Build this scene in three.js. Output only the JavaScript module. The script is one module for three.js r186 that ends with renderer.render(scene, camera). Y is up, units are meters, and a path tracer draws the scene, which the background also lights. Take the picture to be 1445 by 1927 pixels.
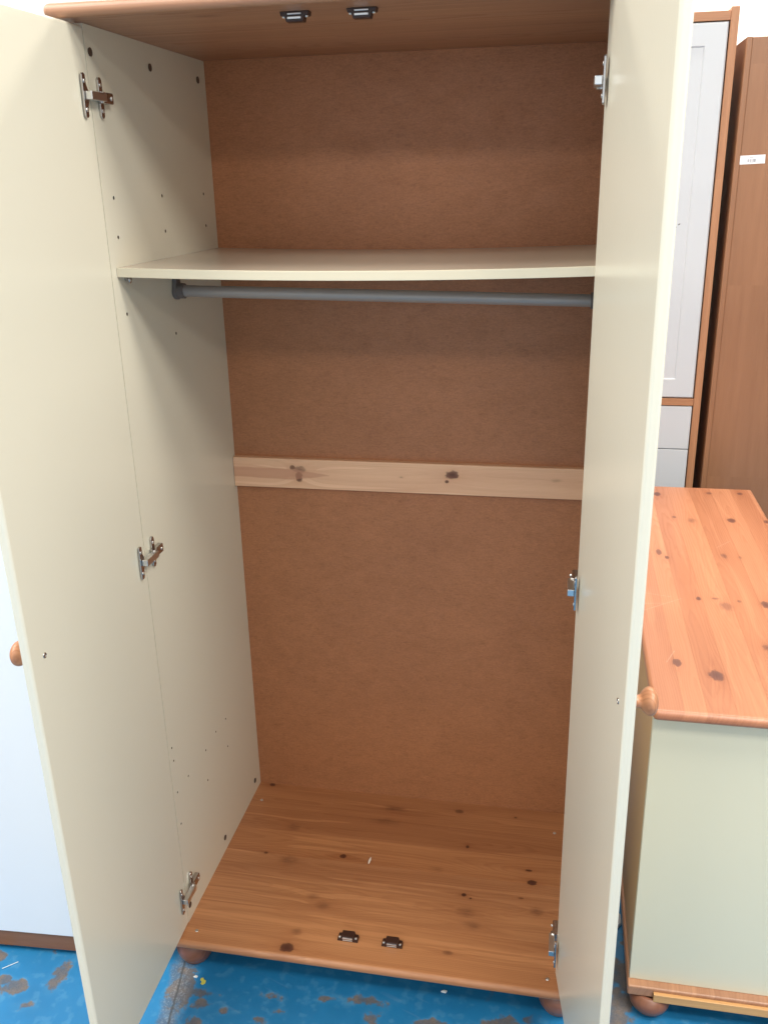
import * as THREE from 'three';
import { RectAreaLightUniformsLib } from 'three/addons/lights/RectAreaLightUniformsLib.js';
import { mergeGeometries } from 'three/addons/utils/BufferGeometryUtils.js';
RectAreaLightUniformsLib.init();

// ---------------------------------------------------------------- camera, lights, exposure
const scene = new THREE.Scene();
scene.background = new THREE.Color(0x0a0a0a);
const camera = new THREE.PerspectiveCamera(58.65, 767 / 1024, 0.05, 40);
{
  const p = new THREE.Vector3(0.74443, 1.51497, 1.95592);
  camera.up.set(-0.045183, 0.939816, -0.338681);
  camera.position.copy(p);
  camera.lookAt(p.clone().add(new THREE.Vector3(-0.183892, -0.341058, -0.92188)));
}
const renderer = new THREE.WebGLRenderer({ antialias: true });
renderer.toneMapping = THREE.LinearToneMapping;
renderer.toneMappingExposure = 1.0;
renderer.shadowMap.enabled = true;

const FLOOR = -0.085, CEIL = 3.1;
const BACKZ = -2.2, FRONTZ = 6.2, LEFTX = -3.6, RIGHTX = 4.6;
const TUBE = 22.4, WINDOW = 0.35;
// fluorescent fittings under the ceiling: [x, z, length along x]
const FITTINGS = [[2.1, 1.02, 1.5], [-1.3, 1.02, 1.5], [2.1, 2.05, 1.5], [-1.3, 2.05, 1.5], [2.1, 4.2, 1.5], [-1.3, 4.2, 1.5], [1.0, -1.1, 1.5], [-1.3, -1.1, 1.5]];
for (const [x, z, l] of FITTINGS) {
  const a = new THREE.RectAreaLight(new THREE.Color(1, 0.955, 0.855), TUBE, l, 0.6);
  a.position.set(x, CEIL - 0.098, z); a.rotation.x = -Math.PI / 2; scene.add(a);
}
{
  const w = new THREE.RectAreaLight(new THREE.Color(0.86, 0.94, 1), WINDOW, 5.2, 2.2);
  w.position.set(0.1, 1.45, FRONTZ - 0.06); scene.add(w);            // shines towards -z, into the room
}

// ---------------------------------------------------------------- helpers
const V = (x, y, z) => new THREE.Vector3(x, y, z);
const used = {};
function numbered(n) { const k = used[n] = (used[n] ?? -1) + 1; return k ? `${n}_${String(k).padStart(3, '0')}` : n; }
function tag(o, label, category, group, kind) {
  o.userData.label = label; if (category) o.userData.category = category;
  if (group) o.userData.group = group; if (kind) o.userData.kind = kind; return o;
}
function thing(name, label, category, group, p = [0, 0, 0]) {
  const o = new THREE.Group(); o.name = numbered(name); o.position.set(...p); scene.add(o);
  return tag(o, label, category, group);
}
function part(name, geo, mat, parent, label) {
  const m = new THREE.Mesh(geo, mat); m.name = parent === scene ? numbered(name) : name;
  m.castShadow = m.receiveShadow = true; parent.add(m);
  if (label) m.userData.label = label; return m;
}
function struct(name, geo, mat, label) { const m = part(name, geo, mat, scene); m.userData.kind = 'structure'; if (label) m.userData.label = label; return m; }
function rng(s) { return () => { s |= 0; s = s + 0x6D2B79F5 | 0; let t = Math.imul(s ^ s >>> 15, 1 | s); t = t + Math.imul(t ^ t >>> 7, 61 | t) ^ t; return ((t ^ t >>> 14) >>> 0) / 4294967296; }; }

// a box whose flagged sides are rounded with radius r; sides not flagged stay flat. uvf(p, n) gives uv in metres
function slab(lo, hi, r, flags, uvf, mid = [1, 1, 1]) {
  const k = 4, N = [];
  const lists = [0, 1, 2].map(a => {
    const L = [], f0 = flags[2 * a], f1 = flags[2 * a + 1], n = mid[a];
    const s = lo[a] + (f0 ? r : 0), e = hi[a] - (f1 ? r : 0);
    if (f0) for (let i = 0; i < k; i++) L.push(s - r * Math.tan((1 - i / k) * Math.PI / 4));
    for (let i = 0; i <= n; i++) L.push(s + (e - s) * i / n);
    if (f1) for (let i = 1; i <= k; i++) L.push(e + r * Math.tan(i / k * Math.PI / 4));
    return L;
  });
  const pos = [], nor = [], uv = [], idx = [];
  const inl = (v, a) => Math.min(Math.max(v, lo[a] + (flags[2 * a] ? r : 0)), hi[a] - (flags[2 * a + 1] ? r : 0));
  for (let a = 0; a < 3; a++) for (const side of [0, 1]) {
    const b = (a + 1) % 3, c = (a + 2) % 3, B = lists[b], C = lists[c], base = pos.length / 3;
    for (const y of C) for (const x of B) {
      const p = [0, 0, 0]; p[a] = side ? hi[a] : lo[a]; p[b] = x; p[c] = y;
      const q = [inl(p[0], 0), inl(p[1], 1), inl(p[2], 2)], d = [p[0] - q[0], p[1] - q[1], p[2] - q[2]], m = Math.hypot(...d);
      let n = [0, 0, 0]; n[a] = side ? 1 : -1;
      if (m > 1e-7) { for (let i = 0; i < 3; i++) p[i] = q[i] + d[i] / m * r; if (flags[2 * a + side]) n = d.map(v => v / m); }
      pos.push(...p); nor.push(...n); uv.push(...(uvf ? uvf(p, n) : [p[0], p[2]]));
    }
    for (let j = 0; j + 1 < C.length; j++) for (let i = 0; i + 1 < B.length; i++) {
      const v = base + j * B.length + i, w = v + B.length;
      if (side) idx.push(v, v + 1, w + 1, v, w + 1, w); else idx.push(v, w + 1, v + 1, v, w, w + 1);
    }
  }
  const g = new THREE.BufferGeometry();
  g.setAttribute('position', new THREE.Float32BufferAttribute(pos, 3));
  g.setAttribute('normal', new THREE.Float32BufferAttribute(nor, 3));
  g.setAttribute('uv', new THREE.Float32BufferAttribute(uv, 2));
  g.setIndex(idx); return g;
}
const ALL = [1, 1, 1, 1, 1, 1];
// uv in metres on whichever way a face points; g along the grain axis
const uvBox = (axis) => (p, n) => {
  const a = n.map(Math.abs), m = a[0] > a[1] && a[0] > a[2] ? 0 : a[1] > a[2] ? 1 : 2;
  const o = [0, 1, 2].filter(i => i !== m);
  const u = o.includes(axis) ? axis : o[0], v = o.find(i => i !== u);
  return [p[u], p[v] + (m === 2 ? 0 : p[m] * 0.7)];
};
const box = (x0, x1, y0, y1, z0, z1, r = 0.0015, axis = 0, mid) => slab([x0, y0, z0], [x1, y1, z1], r, ALL, uvBox(axis), mid);

// ---------------------------------------------------------------- noise and computed textures
function hash(ix, iy, s) { let h = Math.imul(ix, 374761393) + Math.imul(iy, 668265263) + Math.imul(s, 2147483647 ^ 0x5bd1e995) | 0; h = Math.imul(h ^ h >>> 13, 1274126177); h ^= h >>> 16; return (h >>> 0) / 4294967296; }
function noise(x, y, s = 1, px = 0, py = 0) {
  let xi = Math.floor(x), yi = Math.floor(y); const fx = x - xi, fy = y - yi;
  const u = fx * fx * (3 - 2 * fx), v = fy * fy * (3 - 2 * fy);
  let x1 = xi + 1, y1 = yi + 1;
  if (px) { xi = ((xi % px) + px) % px; x1 = ((x1 % px) + px) % px; }
  if (py) { yi = ((yi % py) + py) % py; y1 = ((y1 % py) + py) % py; }
  const a = hash(xi, yi, s), b = hash(x1, yi, s), c = hash(xi, y1, s), d = hash(x1, y1, s);
  return (a + (b - a) * u) * (1 - v) + (c + (d - c) * u) * v;
}
function fbm(x, y, s, o = 4, px = 0, py = 0) { let t = 0, a = 0.5, n = 0; for (let i = 0; i < o; i++) { t += a * noise(x, y, s + i * 17, px, py); n += a; a *= 0.5; x *= 2; y *= 2; px *= 2; py *= 2; } return t / n; }
const smooth = (a, b, x) => { const t = Math.min(1, Math.max(0, (x - a) / (b - a))); return t * t * (3 - 2 * t); };
const lerp = (a, b, t) => a + (b - a) * t;
const mix3 = (a, b, t) => [lerp(a[0], b[0], t), lerp(a[1], b[1], t), lerp(a[2], b[2], t)];
const enc = v => { v = Math.min(1, Math.max(0, v)); return 255 * (v <= 0.0031308 ? 12.92 * v : 1.055 * Math.pow(v, 1 / 2.4) - 0.055); };
// f(u, v) -> {c: linear colour, r: roughness, h: height 0..1}; u, v in metres over a sheet of w x h metres
function sheet(w, h, pw, ph, f, u0 = 0, v0 = 0, want = 'cr') {
  const C = new Uint8Array(pw * ph * 4), R = want.includes('r') ? new Uint8Array(pw * ph * 4) : null, B = want.includes('h') ? new Uint8Array(pw * ph * 4) : null;
  for (let j = 0; j < ph; j++) for (let i = 0; i < pw; i++) {
    const o = f(u0 + (i + 0.5) / pw * w, v0 + (j + 0.5) / ph * h), k = 4 * (j * pw + i);
    C[k] = enc(o.c[0]); C[k + 1] = enc(o.c[1]); C[k + 2] = enc(o.c[2]); C[k + 3] = 255;
    if (R) { R[k] = R[k + 1] = R[k + 2] = 255 * o.r; R[k + 3] = 255; }
    if (B) { B[k] = B[k + 1] = B[k + 2] = 255 * o.h; B[k + 3] = 255; }
  }
  const make = (d, srgb) => {
    const t = new THREE.DataTexture(d, pw, ph, THREE.RGBAFormat); t.magFilter = THREE.LinearFilter; t.minFilter = THREE.LinearMipmapLinearFilter; t.generateMipmaps = true;
    t.wrapS = t.wrapT = THREE.RepeatWrapping; if (srgb) t.colorSpace = THREE.SRGBColorSpace;
    t.repeat.set(1 / w, 1 / h); t.offset.set(-u0 / w, -v0 / h); t.needsUpdate = true; return t;
  };
  return { map: make(C, true), rough: R && make(R), bump: B && make(B) };
}
// pine: ring pattern cut flat, staves side by side in v, knots given as [u, v, half length, half width, darkness]
function pine({ staves, knots = [], seed, light, dark, knot, ring = 0.0042, tone = 0.12, flame = 1, lines = 0.2, halos = 1.15, tones = null, fig = 1 }) {
  const R = rng(seed);
  const S = staves.slice(0, -1).map((v0, i) => ({ v0, v1: staves[i + 1], off: R() * 50, pith: (R() - 0.5) * 0.12, deep: 0.012 + R() * 0.05, t: tones ? tones[i] : (R() - 0.5) * 2, red: R() }));
  return (u, v) => {
    let s = S[0]; for (const q of S) if (v >= q.v0) s = q;
    const c = (s.v0 + s.v1) / 2 + s.pith;
    let w = 0, kn = 0, halo = 0, core = 0;
    for (const [ku, kv, a, b, d] of knots) {
      const du = u - ku, dv = v - kv; if (Math.abs(du) > 0.16 || Math.abs(dv) > 0.05) continue;
      const e = Math.hypot(du / a, dv / b) + 0.5 * (fbm(u * 120, v * 190, seed + 5, 3) - 0.5);
      w += b * 1.3 * Math.sign(dv || 1) * Math.exp(-(du * du) / (16 * a * a)) * Math.exp(-Math.abs(dv) / (2.2 * b));
      const solid = smooth(0.5, 0.85, d);
      kn = Math.max(kn, solid * d * (1 - smooth(0.72, 1.1, e)) + (1 - solid) * d * 0.95 * (1 - smooth(0.1, 1.5, e)) * (0.4 + 1.2 * fbm(u * 60, v * 260, seed + 6, 3))); core = Math.max(core, solid * d * (1 - smooth(0.1, 0.75, e)));
      halo = Math.max(halo, d * (0.35 + 0.9 * fbm(u * 40, v * 200, seed + 8, 3)) * Math.exp(-(Math.abs(du) / (2.6 * a) + (dv * dv) / (2.6 * b * b))));
    }
    const n1 = fbm(u * 1.6 + s.off, v * 7 + s.off, seed + 1, 3) - 0.5, n2 = fbm(u * 9 + s.off, v * 60, seed + 2, 3) - 0.5;
    const dd = s.deep + 0.055 * flame * n1 + 0.003 * n2, y = v - c - w + 0.03 * n1;
    const r = Math.hypot(y, dd) / ring, f = r + 0.5 * n2 - Math.floor(r + 0.5 * n2);
    const late = smooth(0.35, 0.86, f) * (1 - smooth(0.9, 1, f));
    const fibre = noise(u * 45, v * 1500, seed + 3) - 0.5, pore = noise(u * 220, v * 2300, seed + 4);
    const broad = fbm(u * 2.2 + s.off, v * 16, seed + 7, 3) - 0.5, wav = v + 0.006 * (fbm(u * 5 + s.off, v * 9, seed + 12, 2) - 0.5) + w, streak = fbm(u * 1.5 + s.off, wav * 75, seed + 9, 3) - 0.5, fine = fbm(u * 4 + s.off, wav * 330, seed + 10, 2) - 0.5, pale = smooth(0.70, 0.78, fbm(u * 2.6 + s.off, wav * 110, seed + 11, 2));
    let m = 0.24 + lines * late + 0.14 * fibre + fig * (0.7 * broad + 0.62 * streak + 0.3 * fine - 0.45 * pale) + tone * s.t + 0.6 * halos * halo;
    let col = mix3(light, dark, Math.min(1.35, Math.max(-0.25, m)));
    col = [col[0] * (1 + 0.05 * (s.red - 0.5)), col[1], col[2] * (1 - 0.1 * (s.red - 0.5))];
    col = mix3(col, knot, Math.min(1, kn * (0.86 + 0.12 * core)));
    return { c: col, r: 0.42 + 0.1 * late + 0.05 * (pore - 0.5) + 0.1 * kn, h: 0.5 + 0.25 * late + 0.15 * fibre };
  };
}
function woodMat(t, o = {}) { return new THREE.MeshPhysicalMaterial({ map: t.map, roughnessMap: t.rough, roughness: 1, clearcoat: 0.25, clearcoatRoughness: 0.35, ...o }); }

// ---------------------------------------------------------------- materials
const RX = 0.803, DX = 0.7866, H = 1.753, D = 0.502;               // inner width, inner height, depth of the wardrobe's sides
const STAIN = { light: [0.51, 0.222, 0.092], dark: [0.325, 0.115, 0.042], knot: [0.070, 0.017, 0.009] };
const baseStaves = [0, 0.098, 0.178, 0.262, 0.345, 0.432, 0.556];
const baseKnots = [[0.231, 0.533, 0.017, 0.012, 1], [0.24, 0.488, 0.012, 0.008, 0.55], [0.286, 0.244, 0.009, 0.007, 0.95], [0.541, 0.035, 0.012, 0.008, 0.7], [0.574, 0.162, 0.004, 0.006, 0.9], [0.722, 0.219, 0.009, 0.004, 0.9], [0.731, 0.257, 0.012, 0.0085, 1], [0.582, 0.321, 0.006, 0.005, 1], [0.598, 0.329, 0.003, 0.0025, 0.9], [0.709, 0.31, 0.007, 0.003, 0.7], [0.745, 0.345, 0.014, 0.012, 0.45], [0.099, 0.262, 0.006, 0.004, 0.75], [0.16, 0.279, 0.02, 0.016, 0.4], [0.248, 0.382, 0.014, 0.01, 0.35], [0.277, 0.405, 0.016, 0.011, 0.42], [0.374, 0.052, 0.03, 0.012, 0.45], [0.36, 0.103, 0.035, 0.012, 0.35], [0.567, 0.49, 0.011, 0.006, 0.6], [0.592, 0.371, 0.02, 0.015, 0.4], [0.61, 0.407, 0.02, 0.012, 0.38], [0.139, 0.161, 0.018, 0.013, 0.35], [0.682, 0.036, 0.004, 0.003, 0.8], [0.035, 0.006, 0.008, 0.007, 0.9], [0.511, 0.251, 0.018, 0.01, 0.25]];
const basePine = sheet(0.9, 0.62, 1500, 1100, pine({ staves: baseStaves, knots: baseKnots, seed: 11, ...STAIN, tone: 0.24, tones: [0, 1, 0.3, 0.8, -0.6, -0.2], lines: 0.2, halos: 1.5 }), -0.05, -0.03);
const topPine = sheet(0.9, 0.62, 900, 700, pine({ staves: [0, 0.1, 0.21, 0.29, 0.38, 0.47, 0.58], knots: [[0.2, 0.13, 0.02, 0.01, 0.5], [0.6, 0.2, 0.015, 0.009, 0.5]], seed: 23, ...STAIN, light: [0.44, 0.22, 0.12], dark: [0.29, 0.125, 0.065], tone: 0.1 }), -0.05, -0.03);
const chestStaves = [0.92, 0.985, 1.024, 1.075, 1.135, 1.196, 1.254, 1.304, 1.36];
const chestKnots = [[1.044, -0.755, 0.02, 0.011, 1], [1.197, -0.782, 0.012, 0.009, 0.7], [1.287, -0.789, 0.013, 0.009, 0.85], [1.074, -0.557, 0.009, 0.006, 0.8], [1.118, -0.535, 0.018, 0.011, 0.55], [1.226, -0.549, 0.018, 0.011, 0.95], [1.318, -0.551, 0.014, 0.009, 0.9], [1.009, -0.288, 0.02, 0.007, 0.8], [1.026, -0.255, 0.012, 0.006, 0.85], [1.167, -0.285, 0.016, 0.007, 0.65], [1.205, -0.279, 0.01, 0.004, 0.6], [1.073, -0.019, 0.01, 0.0055, 0.95], [1.11, -0.024, 0.006, 0.009, 0.7], [1.127, 0.014, 0.022, 0.014, 0.6], [1.16, -0.016, 0.007, 0.005, 0.7], [1.215, -0.007, 0.018, 0.011, 0.95], [0.994, 0.29, 0.016, 0.009, 0.9], [1.063, 0.329, 0.021, 0.014, 1], [0.972, -0.279, 0.008, 0.003, 0.6], [1.25, 0.3, 0.018, 0.012, 0.9], [1.18, 0.2, 0.014, 0.01, 0.7]].map(([x, z, a, b, d]) => [1.956 + (z - 1.956) * 0.983, 0.744 + (x - 0.744) * 0.983, a, b, d]);
const scratched = (f) => (u, v) => { const o = f(u, v); let k = 0; for (const [a, b, c, d] of [[0.10, 0.935, 0.02, 1.03], [0.06, 0.932, 0.05, 0.99], [0.0, 0.95, 0.015, 1.01], [0.32, 0.97, 0.27, 0.99], [-0.3, 1.15, -0.35, 1.19]]) { const L = Math.hypot(c - a, d - b), t = ((u - a) * (c - a) + (v - b) * (d - b)) / L / L; if (t < 0 || t > 1) continue; const e = Math.abs((u - a) * (d - b) - (v - b) * (c - a)) / L; k = Math.max(k, (1 - smooth(0.0005, 0.0014, e)) * (0.4 + 0.6 * noise(t * 30, a * 90, 77))); } o.c = mix3(o.c, [0.72, 0.46, 0.32], 0.5 * k); o.r += 0.15 * k; return o; };
const chestPine = sheet(1.4, 0.46, 2048, 900, scratched(pine({ staves: chestStaves, knots: chestKnots, seed: 37, light: [0.55, 0.23, 0.108], dark: [0.37, 0.128, 0.052], knot: [0.12, 0.035, 0.022], tone: 0.23, lines: 0.14, fig: 0.6, tones: [0.2, -0.9, 0.8, -0.6, 0.9, -0.5, 1, -1] })), -0.87, 0.91);
const heart = (f) => (u, v) => { const o = f(u, v), mid = 0.882 - 0.01 * u, half = u < 0.15 ? 0.0125 : 0.0125 * Math.max(0, 1 - (u - 0.15) / 0.085), q = smooth(half + 0.0015, half - 0.0015, Math.abs(v - mid + 0.004 * (fbm(u * 30, v * 30, 91, 2) - 0.5))) * (half > 0.0005 ? 1 : 0); o.c = mix3(o.c, [0.56, 0.255, 0.15], 0.62 * q); return o; };
const battenPine = sheet(0.82, 0.09, 1400, 180, heart(pine({ staves: [0.8, 1], knots: [[0.158, 0.875, 0.0095, 0.013, 1], [0.144, 0.897, 0.0075, 0.006, 0.85], [0.16, 0.892, 0.015, 0.009, 0.7], [0.515, 0.893, 0.016, 0.0105, 1], [0.503, 0.877, 0.005, 0.004, 0.95], [0.399, 0.883, 0.004, 0.002, 0.4], [0.745, 0.889, 0.012, 0.004, 0.3]], seed: 5, light: [0.87, 0.52, 0.31], dark: [0.67, 0.335, 0.18], knot: [0.12, 0.04, 0.02], tone: 0, ring: 0.0032 })), -0.01, 0.84);
const turnPine = sheet(0.3, 0.2, 500, 340, pine({ staves: [-1, 1], seed: 71, ...STAIN, light: [0.50, 0.225, 0.11], dark: [0.30, 0.115, 0.05], tone: 0, ring: 0.005, lines: 0.35 }), 0, 0);
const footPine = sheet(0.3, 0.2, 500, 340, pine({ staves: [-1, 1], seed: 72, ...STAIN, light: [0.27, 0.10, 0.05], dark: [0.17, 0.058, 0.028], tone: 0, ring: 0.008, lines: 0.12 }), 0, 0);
const rawPine = sheet(0.6, 0.1, 900, 160, pine({ staves: [-1, 1], seed: 88, light: [0.66, 0.37, 0.15], dark: [0.48, 0.22, 0.08], knot: [0.1, 0.03, 0.02], tone: 0, ring: 0.0035 }), 0, 0);
const oakFoil = sheet(0.5, 0.5, 700, 700, (u, v) => { const n = fbm(u * 5, v * 90, 61, 4) - 0.5, p = noise(u * 60, v * 1400, 64) - 0.5, l = fbm(u * 3, v * 14, 66, 3) - 0.5; return { c: [0.43 * (1 + 0.3 * n + 0.12 * p + 0.18 * l), 0.2 * (1 + 0.42 * n + 0.15 * p + 0.2 * l), 0.098 * (1 + 0.5 * n + 0.15 * p + 0.2 * l)], r: 0.44 + 0.06 * p }; });
const brownFoil = sheet(0.6, 0.9, 600, 900, (u, v) => { const n = fbm(u * 4, v * 60, 161, 4) - 0.5, p = noise(u * 30, v * 900, 164) - 0.5, l = fbm(u * 2.4, v * 9, 166, 3) - 0.5; return { c: [0.315 * (1 + 0.18 * n + 0.06 * p + 0.2 * l), 0.142 * (1 + 0.22 * n + 0.08 * p + 0.2 * l), 0.066 * (1 + 0.26 * n + 0.08 * p + 0.2 * l)], r: 0.4 + 0.05 * p }; });
const hardboard = sheet(0.82, 1.8, 900, 1976, (u, v) => {
  const a = fbm(u * 9, v * 14, 201, 4) - 0.5, b = fbm(u * 38, v * 60, 205, 3) - 0.5, c = noise(u * 420, v * 700, 209) - 0.5, s = fbm(u * 3.2, v * 0.7, 211, 2) - 0.5, fl = smooth(0.66, 0.8, fbm(u * 55, v * 130, 214, 2));
  const fib = noise(u * 150, v * 900, 217) - 0.5, hair = smooth(0.74, 0.9, noise(u * 90 + v * 40, v * 800 - u * 120, 219)), k = 1 + 0.13 * a + 0.12 * b + 0.22 * c + 0.16 * fib + 0.16 * s - 0.05 * fl - 0.12 * hair;
  return { c: [0.40 * k, 0.16 * Math.pow(Math.max(k, 0.1), 1.12), 0.066 * Math.pow(Math.max(k, 0.1), 1.2)], r: 0.5 - 0.1 * b + 0.06 * c };
}, -0.02, -0.03);
const orange = sheet(0.25, 0.25, 256, 256, (u, v) => { const n = fbm(u * 320, v * 320, 301, 3, 80, 80); return { c: [1, 1, 1], r: 0.5, h: n }; }, 0, 0, 'h');
const M = {
  cream: new THREE.MeshPhysicalMaterial({ color: new THREE.Color(0.725, 0.685, 0.57), roughness: 0.23, bumpMap: orange.bump, bumpScale: 0.00006 }),
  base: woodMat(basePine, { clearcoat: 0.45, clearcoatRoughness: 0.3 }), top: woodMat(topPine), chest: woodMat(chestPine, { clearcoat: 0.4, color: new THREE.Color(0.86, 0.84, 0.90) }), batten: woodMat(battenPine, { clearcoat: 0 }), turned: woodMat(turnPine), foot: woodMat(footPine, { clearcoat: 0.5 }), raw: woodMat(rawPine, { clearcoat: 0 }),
  oak: woodMat(oakFoil, { clearcoat: 0 }), brown: woodMat(brownFoil, { clearcoat: 0.15 }),
  sage: new THREE.MeshPhysicalMaterial({ color: new THREE.Color(0.70, 0.665, 0.515), roughness: 0.36, bumpMap: orange.bump, bumpScale: 0.00006 }),
  shelf: new THREE.MeshPhysicalMaterial({ color: new THREE.Color(0.60, 0.52, 0.42), roughness: 0.17 }),
  band: new THREE.MeshPhysicalMaterial({ color: new THREE.Color(0.66, 0.59, 0.45), roughness: 0.35 }),
  bluewhite: new THREE.MeshPhysicalMaterial({ color: new THREE.Color(0.78, 0.81, 0.86), roughness: 0.4 }),
  hard: new THREE.MeshPhysicalMaterial({ map: hardboard.map, roughnessMap: hardboard.rough, roughness: 1 }),
  white: new THREE.MeshPhysicalMaterial({ color: new THREE.Color(0.58, 0.595, 0.62), roughness: 0.4, bumpMap: orange.bump, bumpScale: 0.00004 }),
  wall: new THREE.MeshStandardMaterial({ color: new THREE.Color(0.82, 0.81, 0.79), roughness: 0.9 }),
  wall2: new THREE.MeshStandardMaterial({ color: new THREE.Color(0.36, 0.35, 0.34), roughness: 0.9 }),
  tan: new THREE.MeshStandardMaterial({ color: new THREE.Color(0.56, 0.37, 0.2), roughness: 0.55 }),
  plinth: woodMat(oakFoil, { clearcoat: 0, color: new THREE.Color(0.55, 0.52, 0.52) }),
  chrome: new THREE.MeshStandardMaterial({ color: new THREE.Color(0.50, 0.47, 0.45), metalness: 1, roughness: 0.24 }),
  bright: new THREE.MeshStandardMaterial({ color: new THREE.Color(0.72, 0.71, 0.70), metalness: 1, roughness: 0.3 }),
  rail: new THREE.MeshStandardMaterial({ color: new THREE.Color(0.36, 0.325, 0.305), metalness: 0.25, roughness: 0.42 }),
  railEnd: new THREE.MeshStandardMaterial({ color: new THREE.Color(0.165, 0.14, 0.13), roughness: 0.5 }),
  brownPlastic: new THREE.MeshPhysicalMaterial({ color: new THREE.Color(0.042, 0.017, 0.012), roughness: 0.38 }),
  cap: new THREE.MeshStandardMaterial({ color: new THREE.Color(0.10, 0.07, 0.055), roughness: 0.5, metalness: 0.3 }),
  shadowGap: new THREE.MeshStandardMaterial({ color: new THREE.Color(0.2, 0.12, 0.08), roughness: 0.8 }),
};

// ---------------------------------------------------------------- the setting: floor, walls, ceiling
const wornSpots = [[-0.33, 0.655, 0.035, 0.02], [-0.29, 0.69, 0.03, 0.022], [-0.262, 0.62, 0.02, 0.05], [-0.43, 0.585, 0.022, 0.012], [-0.37, 0.64, 0.012, 0.012], [-0.375, 0.665, 0.009, 0.008], [0.02, 0.61, 0.03, 0.05], [0.075, 0.6, 0.06, 0.02], [0.07, 0.625, 0.03, 0.02], [0.12, 0.635, 0.017, 0.015], [0.07, 0.68, 0.02, 0.03], [0.21, 0.585, 0.05, 0.02], [0.235, 0.615, 0.03, 0.015], [0.2, 0.64, 0.016, 0.012], [0.27, 0.66, 0.018, 0.014], [0.32, 0.57, 0.028, 0.014], [0.4, 0.56, 0.06, 0.02], [0.42, 0.6, 0.035, 0.03], [0.44, 0.64, 0.035, 0.02], [0.54, 0.6, 0.05, 0.018], [0.6, 0.65, 0.03, 0.02], [0.68, 0.6, 0.05, 0.03], [0.915, 0.40, 0.05, 0.1], [0.95, 0.3, 0.03, 0.05], [0.9, 0.5, 0.03, 0.05], [1.08, 0.515, 0.03, 0.015], [1.2, 0.52, 0.04, 0.02], [0.89, 0.18, 0.04, 0.06]];
const floorTex = sheet(2.6, 2.6, 2048, 2048, (u, v) => {
  const n = fbm(u * 10, v * 10, 401, 4, 26, 26), f = fbm(u * 60, v * 60, 407, 3, 156, 156), g = noise(u * 500, v * 500, 411, 1300, 1300);
  let spot = 0;
  for (const [x, z, a, b] of wornSpots) { const dx = u - x, dz = v - z; if (Math.abs(dx) > 0.25 || Math.abs(dz) > 0.25) continue; spot = Math.max(spot, 1.12 - Math.hypot(dx / a, dz / b) * 0.55 + 0.55 * (f - 0.5) + 1.3 * (n - 0.5)); }
  const grit = noise(u * 900, v * 900, 413) - 0.5, wear = smooth(0.53, 0.72, spot + 0.3 * (fbm(u * 130, v * 130, 409, 3) - 0.5) + 0.12 * grit) * (0.75 + 0.4 * f), smear = smooth(0.2, 0.7, spot) * 0.5;
  const aisle = smooth(0.80, 1.05, v) * (1 - smooth(1.5, 1.69, v)) * smooth(0.28, 0.46, n * 0.6 + f * 0.4);
  const loose = smooth(0.7, 0.76, fbm(u * 20, v * 20, 421, 4, 52, 52)) * smooth(0.5, 0.62, n);
  const scr = smooth(0.80, 0.86, noise(u * 14 + v * 5, v * 160 - u * 60, 431)) * smooth(0.58, 0.7, fbm(u * 7, v * 7, 433, 2));
  const jx = u - (0.012 + (v - 0.63) * 0.19) + 0.004 * (fbm(v * 40, 3.3, 441, 3) - 0.5), joint = 1 - smooth(0.0012, 0.0032, Math.abs(jx)), dirt = 1 - smooth(0.008, 0.032, Math.abs(jx) + 0.03 * (f - 0.5));
  let c = [0.010 * (0.85 + 0.5 * n), 0.165 * (0.82 + 0.36 * n), 0.37 * (0.84 + 0.32 * n)];
  c = mix3(c, [0.09, 0.28, 0.46], 0.35 * smear + 0.25 * smooth(0.55, 0.75, f));
  const grey = [0.125, 0.105, 0.098].map(q => q * (0.55 + 0.8 * f + 0.5 * grit));
  c = mix3(c, grey, Math.max(wear * 0.93, loose * 0.85, dirt * 0.6, aisle * 0.85));
  c = mix3(c, [0.33, 0.4, 0.45], 0.07 * scr + 0.3 * dirt * smooth(0.6, 0.75, g));
  c = mix3(c, [0.05, 0.055, 0.06], joint * 0.75);
  return { c, r: 0.46 + 0.22 * wear + 0.2 * dirt + 0.12 * f, h: 0.6 - 0.16 * wear - 0.35 * joint + 0.06 * f + 0.04 * n };
}, -0.9, -0.9, 'crh');
const floorMat = new THREE.MeshStandardMaterial({ map: floorTex.map, roughnessMap: floorTex.rough, roughness: 1, bumpMap: floorTex.bump, bumpScale: 0.003 });
{
  const g = new THREE.BoxGeometry(RIGHTX - LEFTX + 0.4, 0.1, FRONTZ - BACKZ + 0.4); g.translate((LEFTX + RIGHTX) / 2, FLOOR - 0.05, (FRONTZ + BACKZ) / 2);
  const p = g.attributes.position, uv = g.attributes.uv; for (let i = 0; i < p.count; i++) uv.setXY(i, p.getX(i), p.getZ(i));
  struct('floor', g, floorMat, 'blue painted concrete floor with worn grey patches');
}
const cx = (LEFTX + RIGHTX) / 2, cz = (FRONTZ + BACKZ) / 2, wx = RIGHTX - LEFTX, wz = FRONTZ - BACKZ, wy = CEIL - FLOOR;
const bx = (w, h, d, x, y, z) => new THREE.BoxGeometry(w, h, d).translate(x, y, z);
struct('ceiling', bx(wx + 0.4, 0.15, wz + 0.4, cx, CEIL + 0.075, cz), M.wall);
struct('back_wall', bx(wx, wy, 0.2, cx, FLOOR + wy / 2, BACKZ - 0.1), M.wall, 'white wall behind the furniture');
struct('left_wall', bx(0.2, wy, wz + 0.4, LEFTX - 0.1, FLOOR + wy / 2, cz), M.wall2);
struct('right_wall', bx(0.2, wy, wz + 0.4, RIGHTX + 0.1, FLOOR + wy / 2, cz), M.wall2);
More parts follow.
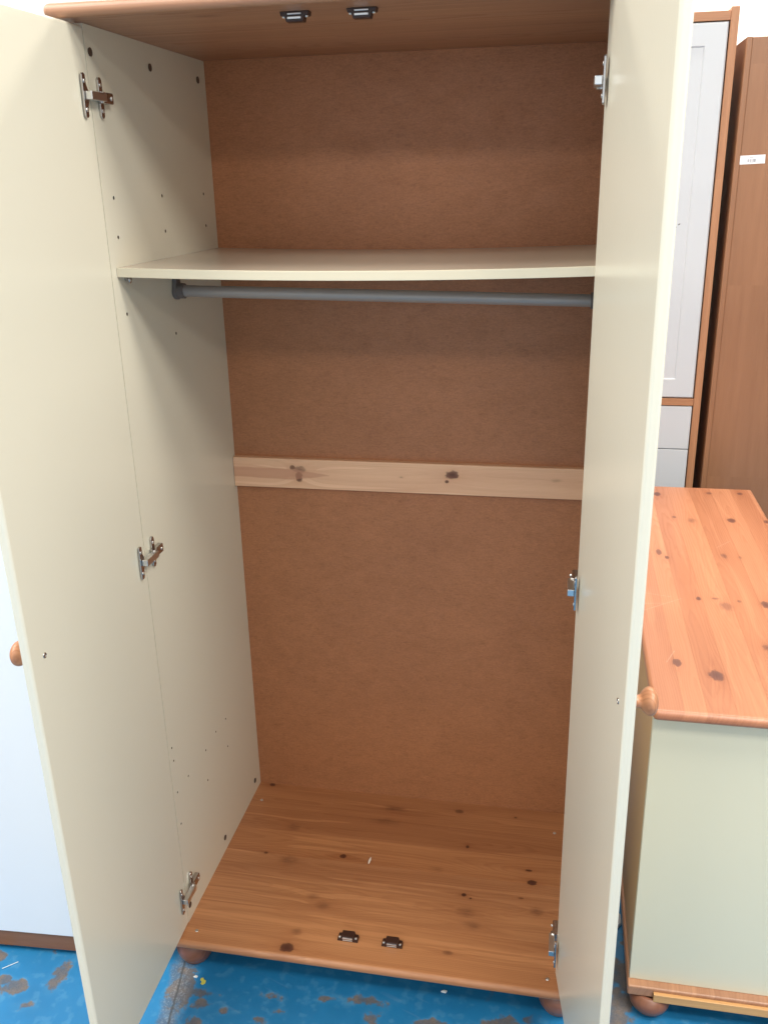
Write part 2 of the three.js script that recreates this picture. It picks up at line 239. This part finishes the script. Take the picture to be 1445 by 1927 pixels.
struct('front_wall', bx(wx, wy, 0.2, cx, FLOOR + wy / 2, FRONTZ + 0.1), M.wall2);
{ // the shop window in the front wall, behind the camera: daylight enters here
  const t = thing('shop_window', 'wide bright shop window in the wall facing the furniture', 'window', null, [0.1, 1.45, FRONTZ]);
  part('pane', bx(5.2, 2.2, 0.02, 0, 0, -0.03), new THREE.MeshStandardMaterial({ color: 0x888888, emissive: new THREE.Color(0.86, 0.94, 1), emissiveIntensity: 1.0, roughness: 0.3 }), t);
  for (const [w, h, x, y] of [[5.36, 0.08, 0, 1.14], [5.36, 0.08, 0, -1.14], [0.08, 2.2, -2.64, 0], [0.08, 2.2, 2.64, 0]]) part('frame', bx(w, h, 0.05, x, y, -0.025), M.white, t);
}
{
  const emit = new THREE.MeshStandardMaterial({ color: 0xdddddd, emissive: new THREE.Color(1, 0.955, 0.855), emissiveIntensity: 1.6, roughness: 0.4 });
  const place = ['high in front of the chest', 'high in front of the white cabinet', 'right of the picture taker', 'left of the picture taker', 'right and nearest the shop window', 'left and nearest the shop window', 'behind the chest', 'behind the white cabinet'];
  FITTINGS.forEach(([x, z, l], i) => {
    const t = thing('ceiling_light', `white fluorescent ceiling fitting, ${place[i]}`, 'lamp', 'fluorescent fittings under the ceiling', [x, CEIL, z]);
    part('housing', box(-l / 2 - 0.03, l / 2 + 0.03, -0.075, 0, -0.33, 0.33, 0.006), M.white, t);
    part('diffuser', box(-l / 2, l / 2, -0.095, -0.0755, -0.3, 0.3, 0.004), emit, t);
  });
}
{ // pipes on the back wall
  const t = thing('wall_pipe', 'pale grey pipes running up the white back wall', 'pipe', null, [0, 0, 0]);
  const pm = new THREE.MeshStandardMaterial({ color: new THREE.Color(0.5, 0.47, 0.45), roughness: 0.5 });
  for (const [x, r] of [[-1.03, 0.012], [-0.975, 0.022]]) part('pipe', new THREE.CylinderGeometry(r, r, CEIL - FLOOR - 0.02, 16).translate(x, (CEIL + FLOOR) / 2, BACKZ + r + 0.004), pm, t);
}

// ---------------------------------------------------------------- the wardrobe
const W = thing('wardrobe', 'tall cream and pine wardrobe with both doors open, empty inside', 'wardrobe');
const T = 0.015;
// a vertical side panel: the inner layer has real holes drilled through it
function sidePanel(x, inward, holes) {
  const sh = new THREE.Shape(); const z0 = -0.004, z1 = D;
  sh.moveTo(z0, 0.0005); sh.lineTo(z1, 0.0005); sh.lineTo(z1, H - 0.0005); sh.lineTo(z0, H - 0.0005); sh.closePath();
  for (const [z, y, r] of holes) { const h = new THREE.Path(); h.absarc(z, y, r, 0, Math.PI * 2, true); sh.holes.push(h); }
  const inner = new THREE.ExtrudeGeometry(sh, { depth: 0.010, bevelEnabled: false, curveSegments: 8 });   // extrudes along +z, turned so that it runs along x
  inner.rotateY(-Math.PI / 2);                                       // z -> -x, x -> z
  const outer = bx(0.0048, H - 0.001, z1 - z0, -0.0126, H / 2, (z0 + z1) / 2);
  const g = mergeGeometries([inner.toNonIndexed ? inner.index ? inner.toNonIndexed() : inner : inner, outer.toNonIndexed()]);
  if (inward < 0) g.scale(-1, 1, 1);
  if (inward < 0) { const p = g.attributes.position.array, n = g.attributes.normal.array; for (let i = 0; i < p.length; i += 9) for (let k = 0; k < 3; k++) { [p[i + 3 + k], p[i + 6 + k]] = [p[i + 6 + k], p[i + 3 + k]]; [n[i + 3 + k], n[i + 6 + k]] = [n[i + 6 + k], n[i + 3 + k]]; } }
  g.translate(x, 0, 0);
  return part('side_panel', g, M.cream, W);
}
const pin = 0.0033;
const holes = [];
for (const z of [0.463, 0.268, 0.06]) for (const y of [1.498, 1.435]) holes.push([z, y, pin]);
holes.push([0.463, 1.307, pin], [0.265, 1.243, pin]);
for (const [z, y] of [[0.486, 0.437], [0.484, 0.405], [0.325, 0.322], [0.426, 0.326], [0.33, 0.246], [0.198, 0.323], [0.484, 0.327], [0.26, 0.328], [0.484, 0.248], [0.2, 0.248]]) holes.push([z, y, pin * 0.78]);
const sideL = sidePanel(0, 1, holes), sideR = sidePanel(RX, -1, holes);
for (const [s, side] of [[1, sideL], [-1, sideR]]) for (const y of [1.714, 0.036]) for (const z of [0.488, 0.268, 0.042]) {
  const c = part('screw_cap', new THREE.CylinderGeometry(0.0062, 0.0066, 0.0016, 20).rotateZ(Math.PI / 2).translate(s > 0 ? 0.0007 : RX - 0.0007, y, z), M.cap, side);
}
// raw board inside the drilled holes
{
  const raw = new THREE.MeshStandardMaterial({ color: new THREE.Color(0.09, 0.055, 0.032), roughness: 0.9 });
  for (const [s, side] of [[1, sideL], [-1, sideR]]) for (const [z, y, r] of holes)
    part('drill_hole', new THREE.LatheGeometry([[r - 0.00015, -0.0003], [r - 0.00015, -0.0095], [0, -0.0097]].map(a => new THREE.Vector2(...a)), 10).rotateZ(s > 0 ? -Math.PI / 2 : Math.PI / 2).translate(s > 0 ? 0 : RX, y, z), raw, side);
}
// shelf pegs
for (const s of [0, 1]) for (const z of [0.455, 0.06]) {
  const x = s ? RX - 0.004 : 0.004;
  part('shelf_peg', mergeGeometries([new THREE.CylinderGeometry(0.0036, 0.0036, 0.010, 12).rotateZ(Math.PI / 2).translate(x, 1.3665, z), new THREE.SphereGeometry(0.0062, 14, 10).scale(0.6, 1, 0.8).translate(s ? RX - 0.008 : 0.008, 1.3645, z)]), M.chrome, W);
}
part('back_panel', bx(RX + 2 * T - 0.004, H, 0.004, RX / 2, H / 2, -0.0062 + 0.0001), M.hard, W, 'brown hardboard back panel');
{
  const g = W.children[W.children.length - 1].geometry, p = g.attributes.position, uv = g.attributes.uv; for (let i = 0; i < p.count; i++) uv.setXY(i, p.getX(i), p.getY(i));
  g.translate(0, 0, 0.0045);
}
part('back_rail', slab([0.0006, 0.846, -0.0015], [RX - 0.0006, 0.917, 0.016], 0.0015, ALL, (p) => [p[0], p[1] + (p[2] - 0.016) * 0.4]), M.batten, W, 'pale knotty pine rail across the back panel');
// top board and base board: bull-nosed; the base is made of staves
const uvFlat = (p) => [p[0], p[2] + (p[1]) * 0.5];
part('top_board', slab([-0.035, H, -0.012], [RX + 0.035, H + 0.020, 0.556], 0.0095, [1, 1, 1, 1, 0, 1], uvFlat, [6, 1, 4]), M.top, W, 'stained pine top board with rounded edge');
const base = part('base_board', bx(RX + 0.04, 0.012, 0.50, RX / 2, -0.0135, 0.255), M.base, W, 'stained knotty pine base board');
{
  const S = [-0.012, ...baseStaves.slice(1)];
  for (let i = 0; i + 1 < S.length; i++)
    part('plank', slab([-0.035, -0.021, S[i] + (i ? 0.00008 : 0)], [RX + 0.035, 0, S[i + 1] - (i + 2 < S.length ? 0.00008 : 0)], 0.0095, [1, 1, 1, 1, 0, i + 2 === S.length ? 1 : 0], uvFlat, [4, 1, 2]), M.base, base);
  base.geometry.dispose(); base.geometry = bx(RX - 0.2, 0.014, 0.06, RX / 2, -0.0285, 0.30);      // the stiffening rail under the planks
  for (const [x, z] of [[0.026, 0.072], [0.779, 0.078], [0.026, 0.521], [0.772, 0.522]])
    part('screw', new THREE.SphereGeometry(0.0042, 14, 8, 0, Math.PI * 2, 0, Math.PI / 2).scale(1, 0.4, 1).translate(x, -0.0001, z), M.bright, base);
}
// shelf, sagging a little in the middle, with a cream band along its front edge
{
  const sag = (g) => { const p = g.attributes.position; for (let i = 0; i < p.count; i++) { const t = p.getX(i) / RX * 2 - 1; p.setY(i, p.getY(i) - 0.0065 * (1 - t * t)); } g.computeVertexNormals(); return g; };
  const shelf = part('shelf', sag(slab([0.0008, 1.3718, 0.001], [RX - 0.0008, 1.3868, 0.4822], 0.0006, [0, 0, 1, 1, 0, 0], null, [24, 1, 1])), M.shelf, W);
  part('edge_band', sag(slab([0.0008, 1.3715, 0.4824], [RX - 0.0008, 1.387, 0.4842], 0.0009, [0, 0, 1, 1, 0, 1], null, [24, 1, 1])), M.band, shelf);
}
// hanging rail
{
  const r = 0.0112, z = 0.252, yl = 1.331, yr = 1.314, len = RX - 0.01;
  const rail = part('hanging_rail', new THREE.CylinderGeometry(r, r, len, 32).rotateZ(Math.PI / 2).rotateZ(-Math.atan2(yl - yr, len)).translate(RX / 2, (yl + yr) / 2 - 0.008, z), M.rail, W, 'grey metal hanging rail');
  for (const s of [0, 1]) {
    const y = (s ? yr : yl) - 0.008, sh = new THREE.Shape(), w = 0.0085, up = 0.031, lo = 0.0155;
    sh.absarc(0, up - w + 0.002, w, 0, Math.PI); sh.absarc(0, 0, lo, Math.PI * 1.03, Math.PI * 1.97); sh.closePath();
    const a = new THREE.ExtrudeGeometry(sh, { depth: 0.005, bevelEnabled: true, bevelThickness: 0.0015, bevelSize: 0.001, bevelSegments: 2, curveSegments: 16 }).rotateY(Math.PI / 2);
    const cl = s ? 0.008 : 0.016, c = new THREE.CylinderGeometry(0.0142, 0.0148, cl, 28).rotateZ(Math.PI / 2).translate(0.0025 + cl / 2, 0, 0);
    const cc = c.toNonIndexed(), g = mergeGeometries([a, cc]);
    if (s) g.rotateY(Math.PI); g.translate(s ? RX - 0.002 : 0.002, y, z);
    part('rail_bracket', g, M.railEnd, rail);
  }
}
// doors: hinge edge near the side's front edge, slightly twisted as in the photograph
function door(left) {
  const w = 0.394, y0 = -0.002 - 0.006 + 0.011, y1 = H - 0.004, t = 0.0155;
  // local: x outward from the inner face (thickness), z away from the hinge
  const g = slab([-t, y0, 0], [0, y1, w], 0.0048, ALL, (p) => [p[2], p[1]], [1, 24, 8]);
  const place = (p) => {
    const y = p[1], tw = ((y - 0.87) / 1.75);
    const ang = left ? (0.1 + 2.6 * tw) * Math.PI / 180 : (8.45 - 0.3 * tw) * Math.PI / 180;
    const x = p[0] * Math.cos(ang) - p[2] * Math.sin(ang), z = p[2] * Math.cos(ang) + p[0] * Math.sin(ang);
    return left ? [x + 0.0016, y, z + 0.5035] : [DX - x, y, z + 0.5055];
  };
  const bend = (geo, flip) => {
    const q = geo.attributes.position; for (let i = 0; i < q.count; i++) q.setXYZ(i, ...place([q.getX(i), q.getY(i), q.getZ(i)]));
    if (!left) { const ix = geo.index; if (ix) for (let i = 0; i < ix.count; i += 3) { const a = ix.getX(i + 1); ix.setX(i + 1, ix.getX(i + 2)); ix.setX(i + 2, a); } }
    geo.computeVertexNormals(); return geo;
  };
  const d = part('door', slabSmooth(g, bend), M.cream, W, left ? 'cream left door standing open' : 'cream right door standing open');
  // knob on the outer face with its screw head on the inner face
  const s = 0.357, y = 0.855, prof = [[0.0, 0], [0.0105, 0], [0.0098, 0.004], [0.0085, 0.009], [0.0095, 0.014], [0.0145, 0.018], [0.0185, 0.0225], [0.0195, 0.027], [0.0178, 0.0315], [0.0125, 0.0352], [0.006, 0.0368], [0.0, 0.0372]].map(a => new THREE.Vector2(...a));
  const kg = new THREE.LatheGeometry(new THREE.SplineCurve(prof.slice(1)).getPoints(30), 36).rotateZ(Math.PI / 2).translate(-t + 0.0008, y, s);
  { const p = kg.attributes.position, uv = kg.attributes.uv; for (let i = 0; i < p.count; i++) uv.setXY(i, p.getX(i) * 1.0 + 0.1, p.getZ(i) * 1.2 + p.getX(i) * 0.8); }
  part('knob', bend(kg), M.turned, d, 'round turned pine knob');
  const sg = mergeGeometries([new THREE.TorusGeometry(0.0034, 0.0011, 8, 20).rotateY(Math.PI / 2).translate(0.0004, y, s - 0.0), new THREE.CylinderGeometry(0.0026, 0.0026, 0.001, 16).rotateZ(Math.PI / 2).translate(0.0002, y, s)]);
  part('screw', bend(sg), M.chrome, d);
  return d;
}
// rounded slab keeps its analytic normals; the twist is so small that they stay right
function slabSmooth(g, bend) {
  const n = g.attributes.normal.clone(); bend(g); const c = g.attributes.normal;
  // computeVertexNormals keeps each face sheet separate, so blend sheets by position
  const key = {}, p = g.attributes.position;
  for (let i = 0; i < p.count; i++) { const k = `${Math.round(p.getX(i) * 2e4)},${Math.round(p.getY(i) * 2e4)},${Math.round(p.getZ(i) * 2e4)}`; (key[k] ??= []).push(i); }
  for (const k in key) { const v = V(0, 0, 0); for (const i of key[k]) v.add(V(c.getX(i), c.getY(i), c.getZ(i))); v.normalize(); for (const i of key[k]) c.setXYZ(i, v.x, v.y, v.z); }
  return g;
}
door(true); door(false);
// hinges: cup plate on the door, arm across the gap, cross plate and arm tail on the side panel
function hinge(y, left) {
  const link = box(0.0042, 0.0155, -0.0062, 0.0062, 0.482, 0.5315, 0.0014);
  const plateShape = new THREE.Shape();                              // in (z, y): slim plate with a belly in the middle
  plateShape.moveTo(-0.0045, -0.029); plateShape.quadraticCurveTo(0, -0.034, 0.0045, -0.029); plateShape.lineTo(0.005, -0.016); plateShape.lineTo(0.0045, 0.029); plateShape.quadraticCurveTo(0, 0.034, -0.0045, 0.029); plateShape.lineTo(-0.005, 0.016);
  plateShape.quadraticCurveTo(-0.012, 0.006, -0.012, 0); plateShape.quadraticCurveTo(-0.012, -0.006, -0.005, -0.016); plateShape.closePath();
  const ex = (sh, d) => new THREE.ExtrudeGeometry(sh, { depth: d, bevelEnabled: true, bevelSize: 0.0006, bevelThickness: 0.0006, bevelSegments: 2, curveSegments: 10 }).rotateY(-Math.PI / 2).translate(d, 0, 0);
  const cup = ex(plateShape, 0.0022).translate(0.0012, 0, 0.5305);
  const cross = new THREE.Shape();
  cross.moveTo(-0.005, -0.026); cross.quadraticCurveTo(0, -0.034, 0.005, -0.026); cross.lineTo(0.0055, -0.009); cross.lineTo(0.0055, 0.009); cross.lineTo(0.005, 0.026); cross.quadraticCurveTo(0, 0.034, -0.005, 0.026); cross.lineTo(-0.0055, 0.009); cross.lineTo(-0.0055, -0.009); cross.closePath();
  const plate = ex(cross, 0.0034).translate(0.0006, 0, 0.4745);
  const tail = box(0.001, 0.0125, -0.0085, 0.0085, 0.4485, 0.4842, 0.0022);
  const head = (r, x, yy, z) => new THREE.SphereGeometry(r, 12, 8).scale(0.5, 1, 1).translate(x, yy, z);
  const knuckle = new THREE.CylinderGeometry(0.0058, 0.0058, 0.0165, 20).translate(0.0085, 0, 0.4825);
  const all = { arm: mergeGeometries([link]), cup: mergeGeometries([cup]), plate, tail: mergeGeometries([tail, knuckle]), s: [head(0.0034, 0.0042, 0.0205, 0.5305), head(0.0034, 0.0042, -0.0205, 0.5305), head(0.0033, 0.0046, 0.019, 0.4745), head(0.0033, 0.0046, -0.019, 0.4745), head(0.0034, 0.0128, 0.0, 0.4565)] };
  const fix = (g, panel) => {
    if (!left && panel) g.scale(2, 1, 1);
    g.translate(left && !panel ? 0.0026 : 0, y, 0);
    if (!left) {
      g = g.index ? g.toNonIndexed() : g; g.scale(-1, 1, 1); g.translate(panel ? RX : DX, 0, 0);
      const p = g.attributes.position.array, n = g.attributes.normal.array;
      for (let i = 0; i < p.length; i += 9) for (let k = 0; k < 3; k++) { [p[i + 3 + k], p[i + 6 + k]] = [p[i + 6 + k], p[i + 3 + k]]; [n[i + 3 + k], n[i + 6 + k]] = [n[i + 6 + k], n[i + 3 + k]]; }
    }
    return g;
  };
  const h = part('hinge', fix(all.arm), M.bright, W);
  part('cup_plate', fix(all.cup), M.chrome, h); part('mounting_plate', fix(all.plate, true), M.chrome, h); part('hinge_arm', fix(all.tail, true), M.chrome, h);
  all.s.forEach((g, i) => part('screw', fix(g, i > 1), M.bright, h));
}
for (const left of [true, false]) for (const y of [1.649, 0.866, 0.083]) hinge(left ? y : y - 0.008, left);
// magnetic catches, two on the base and two hanging from the top
function magnetCatch(x, y, up) {
  const b = new THREE.Shape(); b.moveTo(-0.0215, 0); b.lineTo(0.0215, 0); b.lineTo(0.0205, 0.0045); b.lineTo(0.0145, 0.0055); b.lineTo(0.0125, 0.0125); b.lineTo(-0.0125, 0.0125); b.lineTo(-0.0145, 0.0055); b.lineTo(-0.0205, 0.0045); b.closePath();
  const f = (g) => { if (!up) g.rotateZ(Math.PI); return g.translate(x, y, 0.488); };
  const body = new THREE.ExtrudeGeometry(b, { depth: 0.016, bevelEnabled: true, bevelSize: 0.0006, bevelThickness: 0.0006, bevelSegments: 2 }).translate(0, 0.0006, -0.008);
  const c = part('magnetic_catch', f(body), M.brownPlastic, W, up ? 'dark brown magnetic catch on the base board' : 'dark brown magnetic catch under the top board');
  part('magnet', f(box(-0.0105, 0.0105, 0.0074, 0.0104, -0.002, 0.0105, 0.0005)), M.bright, c);
  part('strike_plate', f(box(-0.0105, 0.0105, 0.0024, 0.0046, -0.002, 0.0098, 0.0005)), M.bright, c);
  for (const s of [-1, 1]) part('screw', f(new THREE.SphereGeometry(0.0031, 14, 10).scale(1, 0.7, 1).translate(s * 0.0172, 0.0068, 0.0035)), M.bright, c);
}
magnetCatch(0.354, 0, true); magnetCatch(0.449, 0, true); magnetCatch(0.335, H, false); magnetCatch(0.436, H, false);
// turned bun feet
const footProfile = new THREE.SplineCurve([[0.024, 0], [0.031, -0.002], [0.0385, -0.014], [0.0405, -0.027], [0.0375, -0.041], [0.0315, -0.0505], [0.0305, -0.0535], [0.028, -0.0565], [0.022, -0.0605]].map(a => new THREE.Vector2(...a))).getPoints(36);
footProfile.push(new THREE.Vector2(0, -0.0608));
function foot(parent, x, y, z, k = (-0.0212 - FLOOR) / 0.0608) {
  const g = new THREE.LatheGeometry(footProfile, 48).scale(1, k, 1).translate(x, y, z), p = g.attributes.position, uv = g.attributes.uv;
  for (let i = 0; i < p.count; i++) uv.setXY(i, p.getX(i) + p.getY(i) * 0.1, p.getZ(i) + p.getY(i) * 0.6);
  part('bun_foot', g, M.foot, parent);
}
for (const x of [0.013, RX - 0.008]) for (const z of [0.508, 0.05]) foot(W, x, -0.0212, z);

// ---------------------------------------------------------------- the low chest at the right
{
  const C = thing('chest', 'low cream chest with knotty orange pine top beside the right door', 'chest', null, [0, 0, 0]);
  const x0 = 0.931, x1 = 1.319, z0 = -0.79, z1 = 0.502, yt = 0.6256, th = 0.021;
  const S = [x0, ...chestStaves.slice(1, -1), x1];
  const uvc = (p) => [p[2], p[0] + (yt - p[1]) * 0.4];
  for (let i = 0; i + 1 < S.length; i++)
    part('plank', slab([S[i] + (i ? 0.00008 : 0), yt - th, z0], [S[i + 1] - (i + 2 < S.length ? 0.00008 : 0), yt, z1], 0.0095, [i ? 0 : 1, i + 2 < S.length ? 0 : 1, 1, 1, 1, 1], uvc, [1, 1, 6]), M.chest, C);
  const yb = -0.014;                                                   // top of the base board
  part('side_panel', box(x0 + 0.004, x1 - 0.02, yb + 0.0004, yt - th - 0.0004, 0.463, 0.478, 0.0008), M.sage, C, 'large plain cream end panel');
  part('side_panel', box(x0 + 0.004, x1 - 0.02, yb + 0.0004, yt - th - 0.0004, z0 + 0.02, z0 + 0.035, 0.0008), M.sage, C);
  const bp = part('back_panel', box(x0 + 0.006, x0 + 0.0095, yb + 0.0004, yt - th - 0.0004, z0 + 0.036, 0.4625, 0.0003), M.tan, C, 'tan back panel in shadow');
  for (const [a, b] of [[0.01, 0.195], [0.2, 0.385], [0.39, 0.585]]) part('drawer_front', box(x1 - 0.035, x1 - 0.02, yb + a, yb + b, z0 + 0.036, 0.462, 0.002), M.sage, C);
  part('base_board', slab([x0, yb - 0.024, z0], [x1, yb, 0.497], 0.004, ALL, uvc, [1, 1, 4]), M.top, C, 'stained pine base board');
  part('base_strip', slab([x0 + 0.05, yb - 0.026, 0.4972], [x1, yb - 0.007, 0.5055], 0.0012, ALL, uvBox(0)), M.raw, C, 'pale raw strip along the base edge');
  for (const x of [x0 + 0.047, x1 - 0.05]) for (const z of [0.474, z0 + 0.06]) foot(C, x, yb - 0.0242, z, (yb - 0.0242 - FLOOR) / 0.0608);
}

// ---------------------------------------------------------------- white wardrobe with wood frame, behind the chest
{
  const B = thing('wardrobe', 'tall white wardrobe with tan wood frame, behind the chest', 'wardrobe', null, [0, 0, 0]);
  const z = -1.0, xr = 1.1805, xl = 0.16, y0 = FLOOR, y1 = 1.947, d = 0.55;
  part('stile', box(xr - 0.0215, xr, y0, y1, z - d, z, 0.001, 1), M.oak, B); part('stile', box(xl, xl + 0.0215, y0, y1, z - d, z, 0.001, 1), M.oak, B);
  const a = xl + 0.0217, b = xr - 0.0217;
  part('top_rail', box(a, b, 1.914, 1.938, z - d, z - 0.004, 0.001, 0), M.oak, B);
  part('rail', box(a, b, 0.826, 0.848, z - 0.03, z - 0.003, 0.001, 0), M.oak, B);
  part('plinth', box(a, b, y0, 0.0, z - 0.05, z - 0.03, 0.001, 0), M.oak, B);
  part('back_panel', box(a, b, y0, 1.912, z - d + 0.01, z - d + 0.016, 0.001), M.white, B);
  const doors = [[a + 0.003, (a + b) / 2 - 0.0015], [(a + b) / 2 + 0.0015, b - 0.003]];
  for (const [p, q] of doors) {
    const fy0 = 0.851, fy1 = 1.911, w = 0.062, zz = z - 0.004;
    const sh = new THREE.Shape(); sh.moveTo(p, fy0); sh.lineTo(q, fy0); sh.lineTo(q, fy1); sh.lineTo(p, fy1); sh.closePath();
    const h = new THREE.Path(); h.moveTo(p + w, fy0 + w); h.lineTo(p + w, fy1 - w); h.lineTo(q - w, fy1 - w); h.lineTo(q - w, fy0 + w); h.closePath(); sh.holes.push(h);
    const D1 = part('door', new THREE.ExtrudeGeometry(sh, { depth: 0.0165, bevelEnabled: true, bevelSize: 0.0035, bevelThickness: 0.0035, bevelOffset: -0.0035, bevelSegments: 1 }).translate(0, 0, zz - 0.02), M.white, B);
    part('door_panel', box(p + w - 0.004, q - w + 0.004, fy0 + w - 0.004, fy1 - w + 0.004, zz - 0.0165, zz - 0.0036, 0.0005), M.white, D1);
    if (q > 1) part('paint_chip', mergeGeometries([new THREE.OctahedronGeometry(0.003, 1).scale(1.3, 0.6, 0.2).rotateZ(0.6).translate(1.069, 1.376, zz - 0.0035), new THREE.OctahedronGeometry(0.002, 1).scale(0.6, 1.2, 0.2).translate(1.061, 1.368, zz - 0.0035)]), new THREE.MeshStandardMaterial({ color: new THREE.Color(0.14, 0.13, 0.13), roughness: 0.8 }), D1);
  }
  for (const [p, q] of [[0.6835, 0.823], [0.5, 0.6805], [0.26, 0.497], [0.005, 0.257]]) part('drawer_front', box(a + 0.003, b - 0.003, p, q, z - 0.022, z - 0.005, 0.0012), M.white, B);
}
// ---------------------------------------------------------------- brown wardrobe at the far right
{
  const B = thing('wardrobe', 'tall plain brown wardrobe with a white barcode sticker, far right', 'wardrobe', null, [0, 0, 0]);
  const z = -0.985, x0 = 1.2045, x1 = 2.0, y0 = FLOOR, y1 = 1.868;
  part('side_panel', box(x0, x0 + 0.0145, y0, y1, z - 0.56, z, 0.0012, 1), M.brown, B); part('side_panel', box(x1 - 0.0145, x1, y0, y1, z - 0.56, z, 0.0012, 1), M.brown, B);
  part('front_panel', box(x0 + 0.0148, x1 - 0.0148, y0 + 0.002, y1 - 0.001, z - 0.02, z - 0.0025, 0.0012, 1), M.brown, B);
  part('top_panel', box(x0 + 0.0148, x1 - 0.0148, y1 - 0.018, y1 - 0.002, z - 0.558, z - 0.0205, 0.0012, 0), M.brown, B);
  const c = document.createElement('canvas'); c.width = 256; c.height = 84; const k = c.getContext('2d');
  k.fillStyle = '#f3f1f4'; k.fillRect(0, 0, 256, 84); k.fillStyle = '#77757a'; const R = rng(9);
  for (let x = 80; x < 165;) { const w = 2 + Math.floor(R() * 3) * 2; k.fillRect(x, 36, w, 30); x += w + 2 + Math.floor(R() * 2) * 2; }
  k.fillStyle = '#b5b2b6'; k.fillRect(104, 18, 40, 7); k.fillRect(100, 70, 46, 5);
  const tx = new THREE.CanvasTexture(c); tx.colorSpace = THREE.SRGBColorSpace;
  const g = new THREE.BoxGeometry(0.0715, 0.0235, 0.0004).rotateZ(0.03).translate(1.2515, 1.5515, z - 0.0021);
  part('price_sticker', g, new THREE.MeshStandardMaterial({ map: tx, roughness: 0.5 }), B, 'white sticker printed with a small barcode');
}
// ---------------------------------------------------------------- white cabinet at the left
{
  const B = thing('white_cabinet', 'white cabinet with brown plinth, behind the open left door', 'cabinet', null, [0, 0, 0]);
  const G = new THREE.Group(); 
  const o = V(-0.2, 0, 0.556), turn = 0.06, xr = 0.135, xl = -0.75, d = 0.5, y1 = 1.95;
  B.position.set(o.x, 0, o.z); B.rotation.y = turn;
  part('plinth', box(xl + 0.01, xr - 0.01, FLOOR + 0.012, -0.030, -0.03, -0.006, 0.0012, 0), M.plinth, B, 'brown wood grain plinth');
  for (const x of [xl + 0.05, xr - 0.06]) part('foot', box(x, x + 0.03, FLOOR, FLOOR + 0.0118, -d + 0.1, -0.04, 0.001), M.cap, B);
  part('carcass', box(xl, xr, -0.0295, y1, -d, -0.0185, 0.0015), M.bluewhite, B);
  part('front_panel', box(xl, (xl + xr) / 2 - 0.3, -0.0265, y1 - 0.004, -0.018, 0, 0.0018), M.bluewhite, B);
  part('front_panel', box((xl + xr) / 2 - 0.297, xr, -0.0265, y1 - 0.004, -0.018, 0, 0.0018), M.bluewhite, B);
}
// ---------------------------------------------------------------- scraps lying about
function flake(name, label, cat, p, pts, thick, mat, turn = 0, tilt = 0) {
  const sh = new THREE.Shape(); pts.forEach(([a, b], i) => i ? sh.lineTo(a, b) : sh.moveTo(a, b)); sh.closePath();
  const g = new THREE.ExtrudeGeometry(sh, { depth: thick, bevelEnabled: true, bevelSize: thick * 0.3, bevelThickness: thick * 0.3, bevelSegments: 1 }).rotateX(-Math.PI / 2);
  const m = part(name, g, mat, scene); m.position.set(...p); m.rotation.set(tilt, turn, 0); tag(m, label, cat); return m;
}
const chip = (c, r = 0.8) => new THREE.MeshStandardMaterial({ color: new THREE.Color(...c), roughness: r });
flake('paper_scrap', 'small yellow scrap on the blue floor by the front foot', 'scrap', [0.052, FLOOR + 0.001, 0.572], [[-0.006, 0.005], [-0.002, 0.007], [0.001, 0.003], [0.006, 0.001], [0.0065, -0.005], [0.002, -0.009], [-0.002, -0.007], [-0.001, -0.002], [-0.006, 0.001]], 0.0015, chip([0.55, 0.5, 0.09]), 0, 0.06);
flake('plaster_crumb', 'tiny white crumb touching the left front foot', 'crumb', [0.032, FLOOR + 0.0005, 0.564], [[-0.004, -0.001], [0, 0.002], [0.004, 0.0012], [0.003, -0.002]], 0.002, chip([0.8, 0.8, 0.78]));
flake('plaster_crumb', 'tiny white crumb under the middle of the base board edge', 'crumb', [0.562, FLOOR + 0.0005, 0.512], [[-0.005, -0.001], [0, 0.002], [0.005, 0.0012], [0.003, -0.002]], 0.003, chip([0.8, 0.8, 0.78]));
flake('plaster_piece', 'pale grey broken piece on the floor between right door and chest', 'plaster piece', [0.925, FLOOR + 0.0005, 0.25], [[-0.02, -0.022], [-0.004, -0.03], [0.008, -0.012], [0.0075, 0.012], [-0.006, 0.022], [-0.02, 0.016]], 0.006, chip([0.42, 0.43, 0.46]));
flake('paper_sliver', 'thin white paper sliver lying on the pine base board', 'scrap', [0.35, 0.0006, 0.249], [[-0.0015, -0.011], [0.001, -0.009], [0.0035, 0.003], [0.003, 0.012], [0.0005, 0.008], [-0.002, -0.002]], 0.0006, chip([0.8, 0.74, 0.68]), 0.1);
{
  const m = part('straw', new THREE.CylinderGeometry(0.0009, 0.0009, 0.034, 8).rotateZ(Math.PI / 2), chip([0.62, 0.68, 0.72], 0.4), scene); m.position.set(-0.382, FLOOR + 0.0012, 0.604); m.rotation.y = 0.75;
  tag(m, 'thin pale plastic sliver on the blue floor at the left', 'sliver');
}
renderer.render(scene, camera);
